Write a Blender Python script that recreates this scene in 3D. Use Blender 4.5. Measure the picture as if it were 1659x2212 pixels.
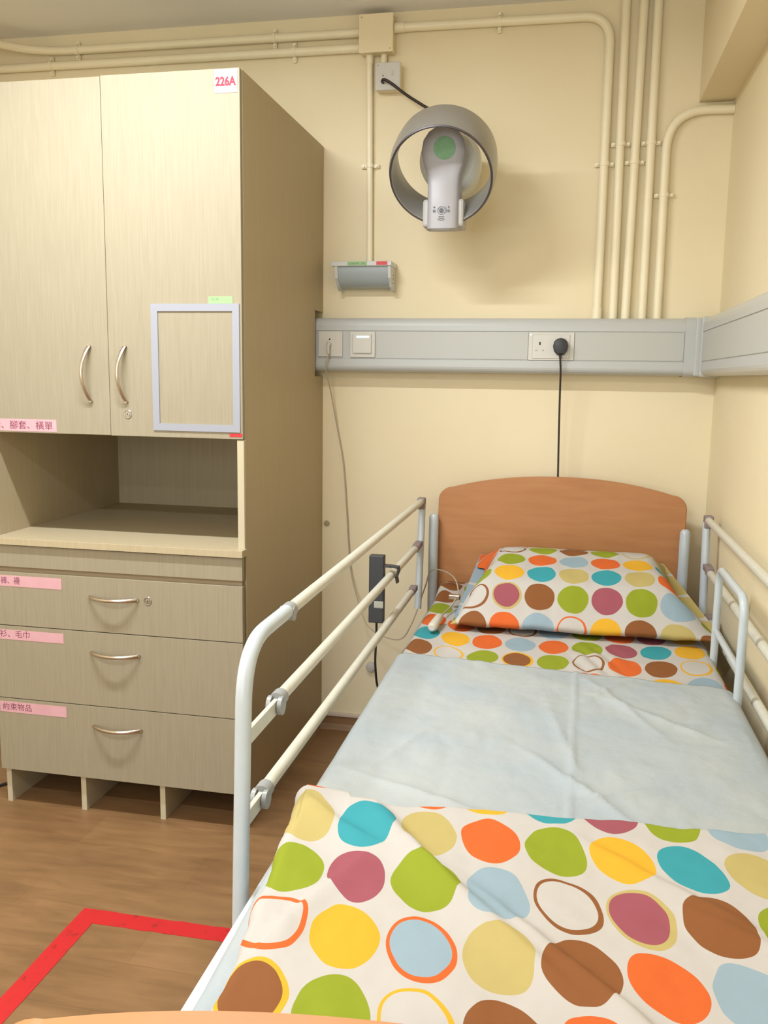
import bpy, bmesh, math, random
from math import sin, cos, pi, radians, sqrt, exp
from mathutils import Vector, Matrix, noise
random.seed(7)
for o in list(bpy.data.objects): bpy.data.objects.remove(o, do_unlink=True)
scene = bpy.context.scene
COL = scene.collection

# ------------------------------------------------------------------ camera
EYE = Vector((0.0, 0.0, 1.267))
YAW, PITCH, ROLL, FPX = 0.20214, 0.150666, 0.014742, 1913.4
cam_d = bpy.data.cameras.new('camera'); cam = bpy.data.objects.new('camera', cam_d); COL.objects.link(cam)
fwd = Vector((-sin(YAW) * cos(PITCH), cos(YAW) * cos(PITCH), -sin(PITCH)))
rgt0 = Vector((cos(YAW), sin(YAW), 0)); up0 = rgt0.cross(fwd)
rgt = cos(ROLL) * rgt0 + sin(ROLL) * up0; up = -sin(ROLL) * rgt0 + cos(ROLL) * up0
mw = Matrix((rgt, up, -fwd)).transposed().to_4x4(); mw.translation = EYE
cam.matrix_world = mw
cam_d.sensor_fit = 'VERTICAL'; cam_d.sensor_height = 24.0; cam_d.sensor_width = 18.0
cam_d.lens = FPX / 2212 * 24.0
cam_d.clip_start = 0.05
scene.camera = cam
vs = scene.view_settings
vs.view_transform = 'Standard'; vs.look = 'None'; vs.gamma = 1.0; vs.use_curve_mapping = False
vs.exposure = 0.21

# ------------------------------------------------------------------ light
FLOOR_Z, CEIL_Z = -0.05, 2.468
WX0, WX1, WY0, WY1 = -2.25, 0.467, -2.6, 3.1
world = bpy.data.worlds.new('world'); scene.world = world; world.use_nodes = True
bg = world.node_tree.nodes['Background']; bg.inputs[0].default_value = (0.80, 0.90, 1.0, 1); bg.inputs[1].default_value = 1.0
LAMPS = [(-1.12, 1.60, 38.0), (-1.05, -0.10, 29.0), (-1.05, -1.60, 16.0)]
LAMP_COL = (0.94, 0.975, 1.0)
def area(name, loc, rot, sx, sy, power, col):
    l = bpy.data.lights.new(name, 'AREA'); l.shape = 'RECTANGLE'; l.size = sx; l.size_y = sy; l.energy = power; l.color = col
    o = bpy.data.objects.new(name, l); COL.objects.link(o); o.location = loc; o.rotation_euler = rot
    return o
for i, (lx, ly, pw) in enumerate(LAMPS):       # short battens with the tube shining down
    area('lamp_light', (lx, ly, CEIL_Z - 0.085), (0, 0, 0), 0.85, 0.05, pw, LAMP_COL)
area('window_light', (-0.9, WY0 + 0.05, 1.45), (radians(90), 0, 0), 1.9, 1.3, 32.0, (0.86, 0.94, 1.0))

# ------------------------------------------------------------------ helpers
def s2l(c, k=1.0):
    return tuple(k * ((v / 255) / 12.92 if v / 255 <= 0.04045 else ((v / 255 + 0.055) / 1.055) ** 2.4) for v in c) + (1.0,)
def new_mat(name, col=(200, 200, 200), rough=0.5, metal=0.0, spec=0.5):
    m = bpy.data.materials.new(name); m.use_nodes = True
    b = m.node_tree.nodes['Principled BSDF']
    b.inputs['Base Color'].default_value = s2l(col); b.inputs['Roughness'].default_value = rough
    b.inputs['Metallic'].default_value = metal; b.inputs['Specular IOR Level'].default_value = spec
    return m
def N(m, t, **kw):
    n = m.node_tree.nodes.new(t)
    for k, v in kw.items(): setattr(n, k, v)
    return n
def L(m, a, b): m.node_tree.links.new(a, b)
def bsdf(m): return m.node_tree.nodes['Principled BSDF']
def coords(m, scale=(1, 1, 1), kind='Object'):
    tc = N(m, 'ShaderNodeTexCoord'); mp = N(m, 'ShaderNodeMapping'); mp.inputs['Scale'].default_value = scale
    if kind == 'World':
        g = N(m, 'ShaderNodeNewGeometry'); L(m, g.outputs['Position'], mp.inputs[0])
    else: L(m, tc.outputs[kind], mp.inputs[0])
    return mp.outputs[0]
def noisy(name, c1, c2, scale=(1, 1, 1), nscale=5.0, detail=6, rough=0.5, bump=0.0, bumpscale=None, metal=0.0, lo=0.35, hi=0.65, spec=0.5, kind='World', dist=0.001):
    """two-tone procedural material with optional bump"""
    m = new_mat(name, c1, rough, metal, spec)
    v = coords(m, scale, kind)
    n = N(m, 'ShaderNodeTexNoise'); n.inputs['Scale'].default_value = nscale; n.inputs['Detail'].default_value = detail; L(m, v, n.inputs['Vector'])
    r = N(m, 'ShaderNodeValToRGB'); r.color_ramp.elements[0].position = lo; r.color_ramp.elements[1].position = hi
    r.color_ramp.elements[0].color = s2l(c1); r.color_ramp.elements[1].color = s2l(c2)
    L(m, n.outputs['Fac'], r.inputs[0]); L(m, r.outputs[0], bsdf(m).inputs['Base Color'])
    if bump:
        n2 = n
        if bumpscale:
            n2 = N(m, 'ShaderNodeTexNoise'); n2.inputs['Scale'].default_value = bumpscale; n2.inputs['Detail'].default_value = 4; L(m, v, n2.inputs['Vector'])
        b = N(m, 'ShaderNodeBump'); b.inputs['Strength'].default_value = bump; b.inputs['Distance'].default_value = dist
        L(m, n2.outputs['Fac'], b.inputs['Height']); L(m, b.outputs[0], bsdf(m).inputs['Normal'])
    return m

def wloc(o):
    v = Vector((0, 0, 0))
    while o is not None: v = v + o.location; o = o.parent
    return v
def empty(name, loc, label=None, cat=None, group=None):
    o = bpy.data.objects.new(name, None); COL.objects.link(o); o.location = loc; o.empty_display_size = 0.05
    if label: tag(o, label, cat, group)
    return o
def tag(o, label, cat, group=None):
    o['label'] = label; o['category'] = cat
    if group: o['group'] = group
    return o
def obj(name, bm, mats, parent=None, smooth=False, recalc=True):
    """link a bmesh (given in world metres) as one mesh object"""
    if recalc: bmesh.ops.recalc_face_normals(bm, faces=bm.faces)
    if parent is not None: off = wloc(parent)
    else:
        xs = [v.co for v in bm.verts]
        off = Vector(((min(c.x for c in xs) + max(c.x for c in xs)) / 2, (min(c.y for c in xs) + max(c.y for c in xs)) / 2, min(c.z for c in xs)))
    bmesh.ops.translate(bm, verts=bm.verts, vec=-off)
    me = bpy.data.meshes.new(name); bm.to_mesh(me); bm.free()
    for m in (mats if isinstance(mats, (list, tuple)) else [mats]): me.materials.append(m)
    o = bpy.data.objects.new(name, me); COL.objects.link(o)
    if parent is not None: o.parent = parent
    else: o.location = off
    if smooth:
        for p in me.polygons: p.use_smooth = True
    if recalc and any(p.use_smooth for p in me.polygons): me.set_sharp_from_angle(angle=radians(40))
    return o
def struct(name, bm, mats, parent=None):
    o = obj(name, bm, mats, parent)
    if parent is None: o['kind'] = 'structure'
    return o
def box(bm, x0, x1, y0, y1, z0, z1, bev=0.0, mi=0, seg=2, M=None):
    t = bmesh.new()
    vs_ = [t.verts.new((x, y, z)) for x in (x0, x1) for y in (y0, y1) for z in (z0, z1)]
    for f in ((0, 1, 3, 2), (4, 6, 7, 5), (0, 4, 5, 1), (2, 3, 7, 6), (0, 2, 6, 4), (1, 5, 7, 3)): t.faces.new([vs_[i] for i in f])
    bmesh.ops.recalc_face_normals(t, faces=t.faces)
    if bev > 0: bmesh.ops.bevel(t, geom=list(t.edges), offset=bev, segments=seg, affect='EDGES', profile=0.5)
    if M is not None: bmesh.ops.transform(t, matrix=M, verts=t.verts)
    merge(bm, t, mi)
def merge(bm, t, mi=0, M=None):
    if M is not None: bmesh.ops.transform(t, matrix=M, verts=t.verts)
    mp = {v: bm.verts.new(v.co) for v in t.verts}
    for f in t.faces:
        try: nf = bm.faces.new([mp[v] for v in f.verts]); nf.material_index = mi; nf.smooth = f.smooth
        except ValueError: pass
    t.free()
def spline(pts, n=8):
    """Catmull-Rom through the given points"""
    P = [Vector(p) for p in pts]; P = [2 * P[0] - P[1]] + P + [2 * P[-1] - P[-2]]; out = []
    for i in range(1, len(P) - 2):
        a, b, c, d = P[i - 1], P[i], P[i + 1], P[i + 2]
        for k in range(n):
            t = k / n
            out.append(0.5 * ((2 * b) + (c - a) * t + (2 * a - 5 * b + 4 * c - d) * t * t + (3 * b - a - 3 * c + d) * t ** 3))
    out.append(P[-2]); return out
def fillet(pts, r, n=8):
    """polyline with rounded corners"""
    P = [Vector(p) for p in pts]; out = [P[0]]
    for i in range(1, len(P) - 1):
        a, b, c = P[i - 1], P[i], P[i + 1]; u = (a - b).normalized(); w = (c - b).normalized()
        s, e = b + u * r, b + w * r
        for k in range(n + 1):
            t = k / n; out.append((1 - t) ** 2 * s + 2 * t * (1 - t) * b + t * t * e)
    out.append(P[-1]); return out
def tube(bm, pts, r, seg=14, mi=0, caps=True, dome=False):
    P = [Vector(p) for p in pts]; rings = []; nrm = None
    rr = r if callable(r) else (lambda t: r)
    if dome:
        a, b = P[0], P[-1]; da = (P[0] - P[1]).normalized(); db = (P[-1] - P[-2]).normalized(); R = rr(0)
    for i, p in enumerate(P):
        d = ((P[i + 1] - p) if i == 0 else (p - P[i - 1]) if i == len(P) - 1 else (P[i + 1] - P[i - 1])).normalized()
        if nrm is None:
            ref = Vector((0, 0, 1)) if abs(d.z) < 0.9 else Vector((1, 0, 0)); nrm = (ref - d * ref.dot(d)).normalized()
        else: nrm = (nrm - d * nrm.dot(d)).normalized()
        bn = d.cross(nrm); R = rr(i / (len(P) - 1))
        rings.append([bm.verts.new(p + R * (cos(2 * pi * k / seg) * nrm + sin(2 * pi * k / seg) * bn)) for k in range(seg)])
    for a, b in zip(rings, rings[1:]):
        for k in range(seg):
            f = bm.faces.new((a[k], a[(k + 1) % seg], b[(k + 1) % seg], b[k])); f.material_index = mi; f.smooth = True
    if caps:
        for ring, dirn in ((rings[0], P[0] - P[1]), (rings[-1], P[-1] - P[-2])):
            if dome:
                c0 = sum((v.co for v in ring), Vector()) / seg; prev = ring; dirn = dirn.normalized(); R = (ring[0].co - c0).length
                for ang in (0.5, 1.0):
                    nw = [bm.verts.new(c0 + (v.co - c0) * cos(ang) + dirn * R * sin(ang)) for v in ring]
                    for k in range(seg):
                        f = bm.faces.new((prev[k], prev[(k + 1) % seg], nw[(k + 1) % seg], nw[k])); f.smooth = True; f.material_index = mi
                    prev = nw
                f = bm.faces.new(prev); f.smooth = True; f.material_index = mi
            else: f = bm.faces.new(ring); f.material_index = mi
def disc(bm, c, axis, r, h, seg=32, mi=0, bev=0.0):
    """short cylinder centred at c along axis"""
    a = Vector(axis).normalized(); c = Vector(c)
    pr = [(r, -h / 2), (r, h / 2)] if not bev else [(r, -h / 2), (r, h / 2 - bev), (r - bev * 0.3, h / 2 - bev * 0.3), (r - bev, h / 2)]
    lathe(bm, c, a, [(0.0001, -h / 2)] + pr + [(0.0001, h / 2)], seg, mi)
def lathe(bm, c, axis, prof, seg=32, mi=0, close=False):
    a = Vector(axis).normalized(); c = Vector(c)
    ref = Vector((0, 0, 1)) if abs(a.z) < 0.9 else Vector((1, 0, 0)); u = (ref - a * ref.dot(a)).normalized(); w = a.cross(u)
    rings = [[bm.verts.new(c + a * h + r * (cos(2 * pi * k / seg) * u + sin(2 * pi * k / seg) * w)) for k in range(seg)] for r, h in prof]
    pairs = list(zip(rings, rings[1:])) + ([(rings[-1], rings[0])] if close else [])
    for A, B in pairs:
        for k in range(seg):
            f = bm.faces.new((A[k], A[(k + 1) % seg], B[(k + 1) % seg], B[k])); f.material_index = mi; f.smooth = True
def prism(bm, poly, axis, a, b, mi=0, smooth=False):
    """extrude a 2D outline along a world axis; outline gives the two other coordinates in x,y,z order"""
    def pt(p, t):
        return {'x': (t, p[0], p[1]), 'y': (p[0], t, p[1]), 'z': (p[0], p[1], t)}[axis]
    A = [bm.verts.new(pt(p, a)) for p in poly]; B = [bm.verts.new(pt(p, b)) for p in poly]
    f = bm.faces.new(A); f.material_index = mi; f = bm.faces.new(B[::-1]); f.material_index = mi
    n = len(poly)
    for i in range(n):
        f = bm.faces.new((A[i], B[i], B[(i + 1) % n], A[(i + 1) % n])); f.material_index = mi; f.smooth = smooth
def text(bm, s, size, M, mi=0, ext=0.0002, align='LEFT', fit=None, bold=0.0):
    """raised lettering; M places the text's own x/y plane"""
    c = bpy.data.curves.new('t', 'FONT'); c.body = s; c.size = size; c.extrude = ext; c.align_x = align; c.resolution_u = 3; c.offset = bold
    o = bpy.data.objects.new('t', c); COL.objects.link(o)
    bpy.context.view_layer.update()
    me = bpy.data.meshes.new_from_object(o.evaluated_get(bpy.context.evaluated_depsgraph_get()))
    t = bmesh.new(); t.from_mesh(me)
    if fit and len(t.verts):
        xs = [v.co.x for v in t.verts]; w = max(xs) - min(xs)
        bmesh.ops.scale(t, vec=(fit / w, 1, 1), verts=t.verts)
    merge(bm, t, mi, M); bpy.data.objects.remove(o, do_unlink=True); bpy.data.curves.remove(c); bpy.data.meshes.remove(me)
def facing(x, y, z):          # plane facing the room (normal -Y): text x -> X, text y -> Z
    return Matrix(((1, 0, 0, x), (0, 0, -1, y), (0, 1, 0, z), (0, 0, 0, 1)))

# ------------------------------------------------------------------ materials
M = {}
M['wall'] = noisy('painted_plaster', (232, 218, 184), (235, 222, 189), nscale=2.5, rough=0.62, bump=0.12, bumpscale=220, spec=0.3)
M['ceiling'] = noisy('ceiling_paint', (236, 234, 230), (239, 237, 234), nscale=3, rough=0.8, spec=0.2)
M['beam'] = noisy('beam_paint', (230, 215, 180), (234, 219, 186), nscale=3, rough=0.6, bump=0.1, bumpscale=200, spec=0.3)
M['pipe'] = noisy('pipe_cream_paint', (240, 229, 198), (243, 233, 204), nscale=8, rough=0.42, bump=0.1, bumpscale=300)
M['conduit_box'] = new_mat('box_cream_plastic', (235, 220, 184), 0.45)
M['wood'] = noisy('pale_grained_laminate', (149, 140, 119), (157, 148, 127), scale=(70, 70, 2.4), nscale=4.0, detail=9, rough=0.5, bump=0.05, lo=0.3, hi=0.7, spec=0.2)
M['wood_in'] = noisy('laminate_inside', (176, 162, 132), (185, 171, 142), scale=(60, 60, 1.6), nscale=3.0, detail=8, rough=0.5, lo=0.3, hi=0.7, spec=0.3)
M['side'] = noisy('laminate_side', (176, 158, 126), (182, 165, 133), scale=(60, 60, 1.6), nscale=3.0, detail=8, rough=0.5, lo=0.3, hi=0.7, spec=0.25)
M['edge'] = new_mat('laminate_edge', (190, 180, 154), 0.45)
M['steel'] = new_mat('brushed_nickel', (198, 188, 176), 0.28, 1.0)
M['chrome'] = new_mat('lock_chrome', (190, 190, 192), 0.2, 1.0)
M['dark'] = new_mat('keyhole_dark', (40, 38, 40), 0.6)
M['frame_grey'] = new_mat('magnetic_frame_grey', (150, 153, 164), 0.38)
M['pink'] = noisy('pink_label_paper', (208, 158, 168), (212, 165, 174), nscale=20, rough=0.5)
M['pink_pale'] = new_mat('pale_pink_paper', (176, 142, 150), 0.5)
M['ink_purple'] = new_mat('label_ink', (120, 50, 82), 0.6)
M['ink_red'] = new_mat('red_ink', (140, 14, 44), 0.6)
M['green_label'] = new_mat('green_label_paper', (146, 184, 128), 0.5)
M['green_ink'] = new_mat('green_label_ink', (80, 130, 84), 0.6)
M['red_label'] = new_mat('red_label_tape', (212, 44, 52), 0.4)
M['white_plastic'] = new_mat('white_plastic', (202, 204, 202), 0.3)
M['socket'] = new_mat('socket_plastic', (204, 201, 192), 0.32)
M['trunk'] = new_mat('trunking_plastic', (184, 186, 184), 0.30)
M['trunk_cover'] = new_mat('trunking_cover_plastic', (184, 185, 180), 0.36)
M['gap'] = new_mat('screw_mark_grey', (120, 120, 122), 0.7)  # plain grey for the end screw and marks of the wall lamp
M['black'] = new_mat('black_rubber', (30, 28, 30), 0.5)
M['cable_brown'] = new_mat('cable_dark', (44, 34, 30), 0.45)
M['cord_grey'] = new_mat('thin_cord_grey', (176, 166, 146), 0.5)
M['fan_ring'] = new_mat('fan_ring_silver', (176, 175, 172), 0.34, 0.6)
M['fan_body'] = new_mat('fan_body_grey', (170, 168, 172), 0.38)
M['fan_face'] = new_mat('fan_face_silver', (182, 180, 177), 0.4)
M['fan_white'] = new_mat('fan_white_shell', (224, 226, 218), 0.35)
M['fan_green'] = noisy('fan_green_sticker', (116, 166, 122), (126, 176, 132), nscale=40, rough=0.5)
M['icon'] = new_mat('icon_grey', (92, 92, 98), 0.5)
M['diffuser'] = new_mat('lamp_diffuser_grey', (166, 176, 180), 0.35)
M['tube'] = noisy('bed_rail_ivory_enamel', (200, 199, 186), (205, 204, 192), nscale=30, rough=0.3, kind='World')
M['post'] = noisy('bed_post_white_bluish_light', (186, 195, 201), (190, 199, 205), nscale=30, rough=0.25, kind='World')  # white enamel with the bluish light on the posts put into its colour
M['joint'] = new_mat('hinge_joint_grey', (150, 152, 152), 0.4)
M['joint_dark'] = new_mat('corner_joint_mauve_grey', (136, 122, 122), 0.5)
M['frame_white'] = new_mat('bed_frame_white', (196, 202, 204), 0.4)
M['caster'] = new_mat('caster_dark', (60, 60, 62), 0.5)
M['mattress'] = new_mat('mattress_cover', (214, 218, 218), 0.8)
M['handset'] = new_mat('handset_charcoal', (48, 52, 58), 0.45)
M['handset_key'] = new_mat('handset_key_grey', (158, 160, 152), 0.5)
M['bakelite'] = noisy('plug_black', (36, 36, 40), (46, 46, 50), nscale=60, rough=0.4)

def beech():
    m = new_mat('beech_board', (205, 150, 95), 0.42, spec=0.4)
    v = coords(m, (2.0, 1, 16), 'World')
    n = N(m, 'ShaderNodeTexNoise'); n.inputs['Scale'].default_value = 3.0; n.inputs['Detail'].default_value = 7; n.inputs['Distortion'].default_value = 0.4; L(m, v, n.inputs['Vector'])
    r = N(m, 'ShaderNodeValToRGB'); r.color_ramp.elements[0].position = 0.3; r.color_ramp.elements[1].position = 0.72
    r.color_ramp.elements[0].color = s2l((176, 120, 76)); r.color_ramp.elements[1].color = s2l((186, 132, 86))
    L(m, n.outputs['Fac'], r.inputs[0]); L(m, r.outputs[0], bsdf(m).inputs['Base Color'])
    return m
M['beech'] = beech()
M['beech_edge'] = new_mat('beech_edge_band', (226, 178, 120), 0.4)

def floor_mat():
    m = new_mat('brown_wood_vinyl', (160, 120, 76), 0.42, spec=0.35)
    v = coords(m, (1, 1, 1), 'World')
    # plank joints run across the room
    br = N(m, 'ShaderNodeTexBrick'); br.offset = 0.42
    br.inputs['Scale'].default_value = 1.0; br.inputs['Brick Width'].default_value = 0.92; br.inputs['Row Height'].default_value = 0.152
    br.inputs['Mortar Size'].default_value = 0.0008; br.inputs['Mortar Smooth'].default_value = 0.6; br.inputs['Bias'].default_value = 0.0
    br.inputs['Color1'].default_value = s2l((136, 104, 72)); br.inputs['Color2'].default_value = s2l((144, 112, 78)); br.inputs['Mortar'].default_value = s2l((124, 92, 62))
    L(m, v, br.inputs['Vector'])
    mp = N(m, 'ShaderNodeMapping'); mp.inputs['Scale'].default_value = (2.2, 13, 1); L(m, v, mp.inputs[0])
    n = N(m, 'ShaderNodeTexNoise'); n.inputs['Scale'].default_value = 2.4; n.inputs['Detail'].default_value = 8; n.inputs['Distortion'].default_value = 0.6; L(m, mp.outputs[0], n.inputs['Vector'])
    n2 = N(m, 'ShaderNodeTexNoise'); n2.inputs['Scale'].default_value = 5.0; n2.inputs['Detail'].default_value = 3; L(m, v, n2.inputs['Vector'])
    r = N(m, 'ShaderNodeValToRGB'); r.color_ramp.elements[0].position = 0.32; r.color_ramp.elements[1].position = 0.7
    r.color_ramp.elements[0].color = (0.72, 0.68, 0.62, 1); r.color_ramp.elements[1].color = (1.12, 1.1, 1.06, 1)
    L(m, n.outputs['Fac'], r.inputs[0])
    mx = N(m, 'ShaderNodeMixRGB', blend_type='MULTIPLY'); mx.inputs[0].default_value = 0.7; L(m, br.outputs['Color'], mx.inputs[1]); L(m, r.outputs[0], mx.inputs[2])
    r2 = N(m, 'ShaderNodeValToRGB'); r2.color_ramp.elements[0].color = (0.86, 0.84, 0.8, 1); r2.color_ramp.elements[1].color = (1.08, 1.06, 1.04, 1); r2.color_ramp.elements[0].position = 0.3; r2.color_ramp.elements[1].position = 0.7
    L(m, n2.outputs['Fac'], r2.inputs[0])
    mx2 = N(m, 'ShaderNodeMixRGB', blend_type='MULTIPLY'); mx2.inputs[0].default_value = 0.8; L(m, mx.outputs[0], mx2.inputs[1]); L(m, r2.outputs[0], mx2.inputs[2])
    L(m, mx2.outputs[0], bsdf(m).inputs['Base Color'])
    return m
M['floor'] = floor_mat()

def tape_mat():
    m = new_mat('worn_red_floor_tape', (196, 34, 40), 0.45)
    v = coords(m, (1, 1, 1), 'World')
    n = N(m, 'ShaderNodeTexNoise'); n.inputs['Scale'].default_value = 34; n.inputs['Detail'].default_value = 6; n.inputs['Roughness'].default_value = 0.7; L(m, v, n.inputs['Vector'])
    r = N(m, 'ShaderNodeValToRGB'); r.color_ramp.elements[0].position = 0.27; r.color_ramp.elements[1].position = 0.42
    r.color_ramp.elements[0].color = s2l((128, 26, 30)); r.color_ramp.elements[1].color = s2l((194, 30, 36))
    L(m, n.outputs['Fac'], r.inputs[0]); L(m, r.outputs[0], bsdf(m).inputs['Base Color']); return m
M['tape'] = tape_mat()

def pad_mat():
    m = new_mat('pale_blue_nonwoven_pad', (214, 228, 232), 0.75, spec=0.3)
    v = coords(m, (1, 1, 1), 'World')
    n = N(m, 'ShaderNodeTexNoise'); n.inputs['Scale'].default_value = 5.5; n.inputs['Detail'].default_value = 3; L(m, v, n.inputs['Vector'])
    r = N(m, 'ShaderNodeValToRGB'); r.color_ramp.elements[0].position = 0.38; r.color_ramp.elements[1].position = 0.62
    r.color_ramp.elements[0].color = s2l((160, 169, 174)); r.color_ramp.elements[1].color = s2l((169, 174, 174))
    L(m, n.outputs['Fac'], r.inputs[0]); L(m, r.outputs[0], bsdf(m).inputs['Base Color'])
    vo = N(m, 'ShaderNodeTexNoise'); vo.inputs['Scale'].default_value = 85; vo.inputs['Detail'].default_value = 5; vo.inputs['Roughness'].default_value = 0.65; L(m, v, vo.inputs['Vector'])
    b = N(m, 'ShaderNodeBump'); b.inputs['Strength'].default_value = 0.45; b.inputs['Distance'].default_value = 0.0025
    L(m, vo.outputs['Fac'], b.inputs['Height']); L(m, b.outputs[0], bsdf(m).inputs['Normal'])
    return m
M['pad'] = pad_mat()

# ---- dotted cotton: every dot of the print sits in a cell of the cloth's own UV grid
PAL = {'O': (200, 94, 42), 'G': (132, 144, 36), 'Y': (208, 158, 44), 'T': (54, 142, 152), 'B': (138, 158, 170), 'K': (174, 158, 100),
       'M': (146, 78, 88), 'N': (128, 80, 44), 'W': (182, 177, 172)}
def dots_mat(name, rows, rad=0.455, squash=1.0, wob=0.06):
    """rows: list of strings of two-letter cells, fill colour then ring colour"""
    m = new_mat(name, PAL['W'], 0.8, spec=0.2)
    uv = N(m, 'ShaderNodeUVMap'); uv.uv_map = 'UVMap'
    nz = N(m, 'ShaderNodeTexNoise'); nz.inputs['Scale'].default_value = 1.3; nz.inputs['Detail'].default_value = 1.0; L(m, uv.outputs[0], nz.inputs['Vector'])
    sub = N(m, 'ShaderNodeVectorMath', operation='SUBTRACT'); L(m, nz.outputs['Color'], sub.inputs[0]); sub.inputs[1].default_value = (0.5, 0.5, 0.5)
    scl = N(m, 'ShaderNodeVectorMath', operation='SCALE'); L(m, sub.outputs[0], scl.inputs[0]); scl.inputs['Scale'].default_value = wob * 4
    add = N(m, 'ShaderNodeVectorMath', operation='ADD'); L(m, uv.outputs[0], add.inputs[0]); L(m, scl.outputs[0], add.inputs[1])
    fl = N(m, 'ShaderNodeVectorMath', operation='FLOOR'); L(m, add.outputs[0], fl.inputs[0])
    fr = N(m, 'ShaderNodeVectorMath', operation='SUBTRACT'); L(m, add.outputs[0], fr.inputs[0]); L(m, fl.outputs[0], fr.inputs[1])
    def radial(cx_, cy_):
        a = N(m, 'ShaderNodeVectorMath', operation='SUBTRACT'); L(m, fr.outputs[0], a.inputs[0]); a.inputs[1].default_value = (cx_, cy_, 0)
        z = N(m, 'ShaderNodeVectorMath', operation='MULTIPLY'); L(m, a.outputs[0], z.inputs[0]); z.inputs[1].default_value = (1, squash, 0)
        l = N(m, 'ShaderNodeVectorMath', operation='LENGTH'); L(m, z.outputs[0], l.inputs[0]); return l.outputs['Value']
    d1, d2 = radial(0.5, 0.5), radial(0.485, 0.485)
    sep = N(m, 'ShaderNodeSeparateXYZ'); L(m, fl.outputs[0], sep.inputs[0])
    nc = max(len(r.split()) for r in rows)
    fx = N(m, 'ShaderNodeMath', operation='ADD'); L(m, sep.outputs['X'], fx.inputs[0]); fx.inputs[1].default_value = 0.5
    fd = N(m, 'ShaderNodeMath', operation='DIVIDE'); L(m, fx.outputs[0], fd.inputs[0]); fd.inputs[1].default_value = nc
    def table(k):
        prev = None
        for i, row in enumerate(rows):
            cells = row.split(); rp = N(m, 'ShaderNodeValToRGB'); rp.color_ramp.interpolation = 'CONSTANT'
            e = rp.color_ramp.elements
            for c in range(nc):
                col = s2l(PAL[cells[min(c, len(cells) - 1)][k]])
                if c == 0: e[0].position = 0.0; e[0].color = col
                elif c == 1: e[1].position = c / nc; e[1].color = col
                else: q = e.new(c / nc); q.color = col
            L(m, fd.outputs[0], rp.inputs[0])
            if prev is None: prev = rp.outputs[0]
            else:
                g = N(m, 'ShaderNodeMath', operation='GREATER_THAN'); L(m, sep.outputs['Y'], g.inputs[0]); g.inputs[1].default_value = i - 0.5
                mx = N(m, 'ShaderNodeMixRGB'); L(m, g.outputs[0], mx.inputs[0]); L(m, prev, mx.inputs[1]); L(m, rp.outputs[0], mx.inputs[2]); prev = mx.outputs[0]
        return prev
    fill, ring = table(0), table(1)
    a = N(m, 'ShaderNodeMath', operation='LESS_THAN'); L(m, d1, a.inputs[0]); a.inputs[1].default_value = rad
    b = N(m, 'ShaderNodeMath', operation='LESS_THAN'); L(m, d2, b.inputs[0]); b.inputs[1].default_value = rad - 0.062
    m1 = N(m, 'ShaderNodeMixRGB'); L(m, a.outputs[0], m1.inputs[0]); m1.inputs[1].default_value = s2l(PAL['W']); L(m, ring, m1.inputs[2])
    m2 = N(m, 'ShaderNodeMixRGB'); L(m, b.outputs[0], m2.inputs[0]); L(m, m1.outputs[0], m2.inputs[1]); L(m, fill, m2.inputs[2])
    L(m, m2.outputs[0], bsdf(m).inputs['Base Color'])
    wv = coords(m, (1, 1, 1), 'World'); n3 = N(m, 'ShaderNodeTexNoise'); n3.inputs['Scale'].default_value = 420; L(m, wv, n3.inputs['Vector'])
    bp = N(m, 'ShaderNodeBump'); bp.inputs['Strength'].default_value = 0.15; bp.inputs['Distance'].default_value = 0.0006
    L(m, n3.outputs['Fac'], bp.inputs['Height']); L(m, bp.outputs[0], bsdf(m).inputs['Normal'])
    return m
# rows listed from the far end towards the near end of the bed
M['blanket'] = dots_mat('dotted_cotton_blanket', [
    'YY OO YY OO YY TT MM GG BB KK',
    'BB KK TT KK OO GG YY TT KK GG',
    'TT GG MM GG BB WN MK NN GG TT',
    'GG WO YY BO KK NN OO BB YY MM',
    'MM NY GG WY NN OO WN TT OO NN',
    'KK OO BB TT GG MM YY GG NN BB'], rad=0.462, wob=0.055)
M['sheet'] = dots_mat('dotted_cotton_sheet', [
    'OO NN GG YY BB OO NN TT GG MM OO YY',
    'GG NN KK YY OO TT GG MM BB OO YY TT',
    'MM GG BB KK GG YY NN OO GG BB TT OO',
    'YY OO OO NN WN BB GG OO MM YY NN GG',
    'TT TT YY OO BB OO GG MM TT YY GG OO',
    'GG NN WY GG NY GG WN OO NN WY GG KK',
    'OO YY GG TT MM NN OO BB YY BB OO GG',
    'BB OO NN YY GG OO TT MM KK GG YY TT'], rad=0.455, wob=0.03)
M['pillow'] = dots_mat('dotted_cotton_pillowcase', [
    'NN KK OO WN GG NN GG WK KK TT GG OO',
    'KK NN MK GG OO BB OO YY TT NN KK GG',
    'TT TT GG YY TT KK TT KK OO GG NN MM',
    'OO OO WN MK NN GG MM GG BB GG TT YY',
    'BB KK NN OO BB WO YY NN KK NN OO GG',
    'YY GG BB YY WO BB OO NN KK BB YY MM'], rad=0.455, wob=0.03)

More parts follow.
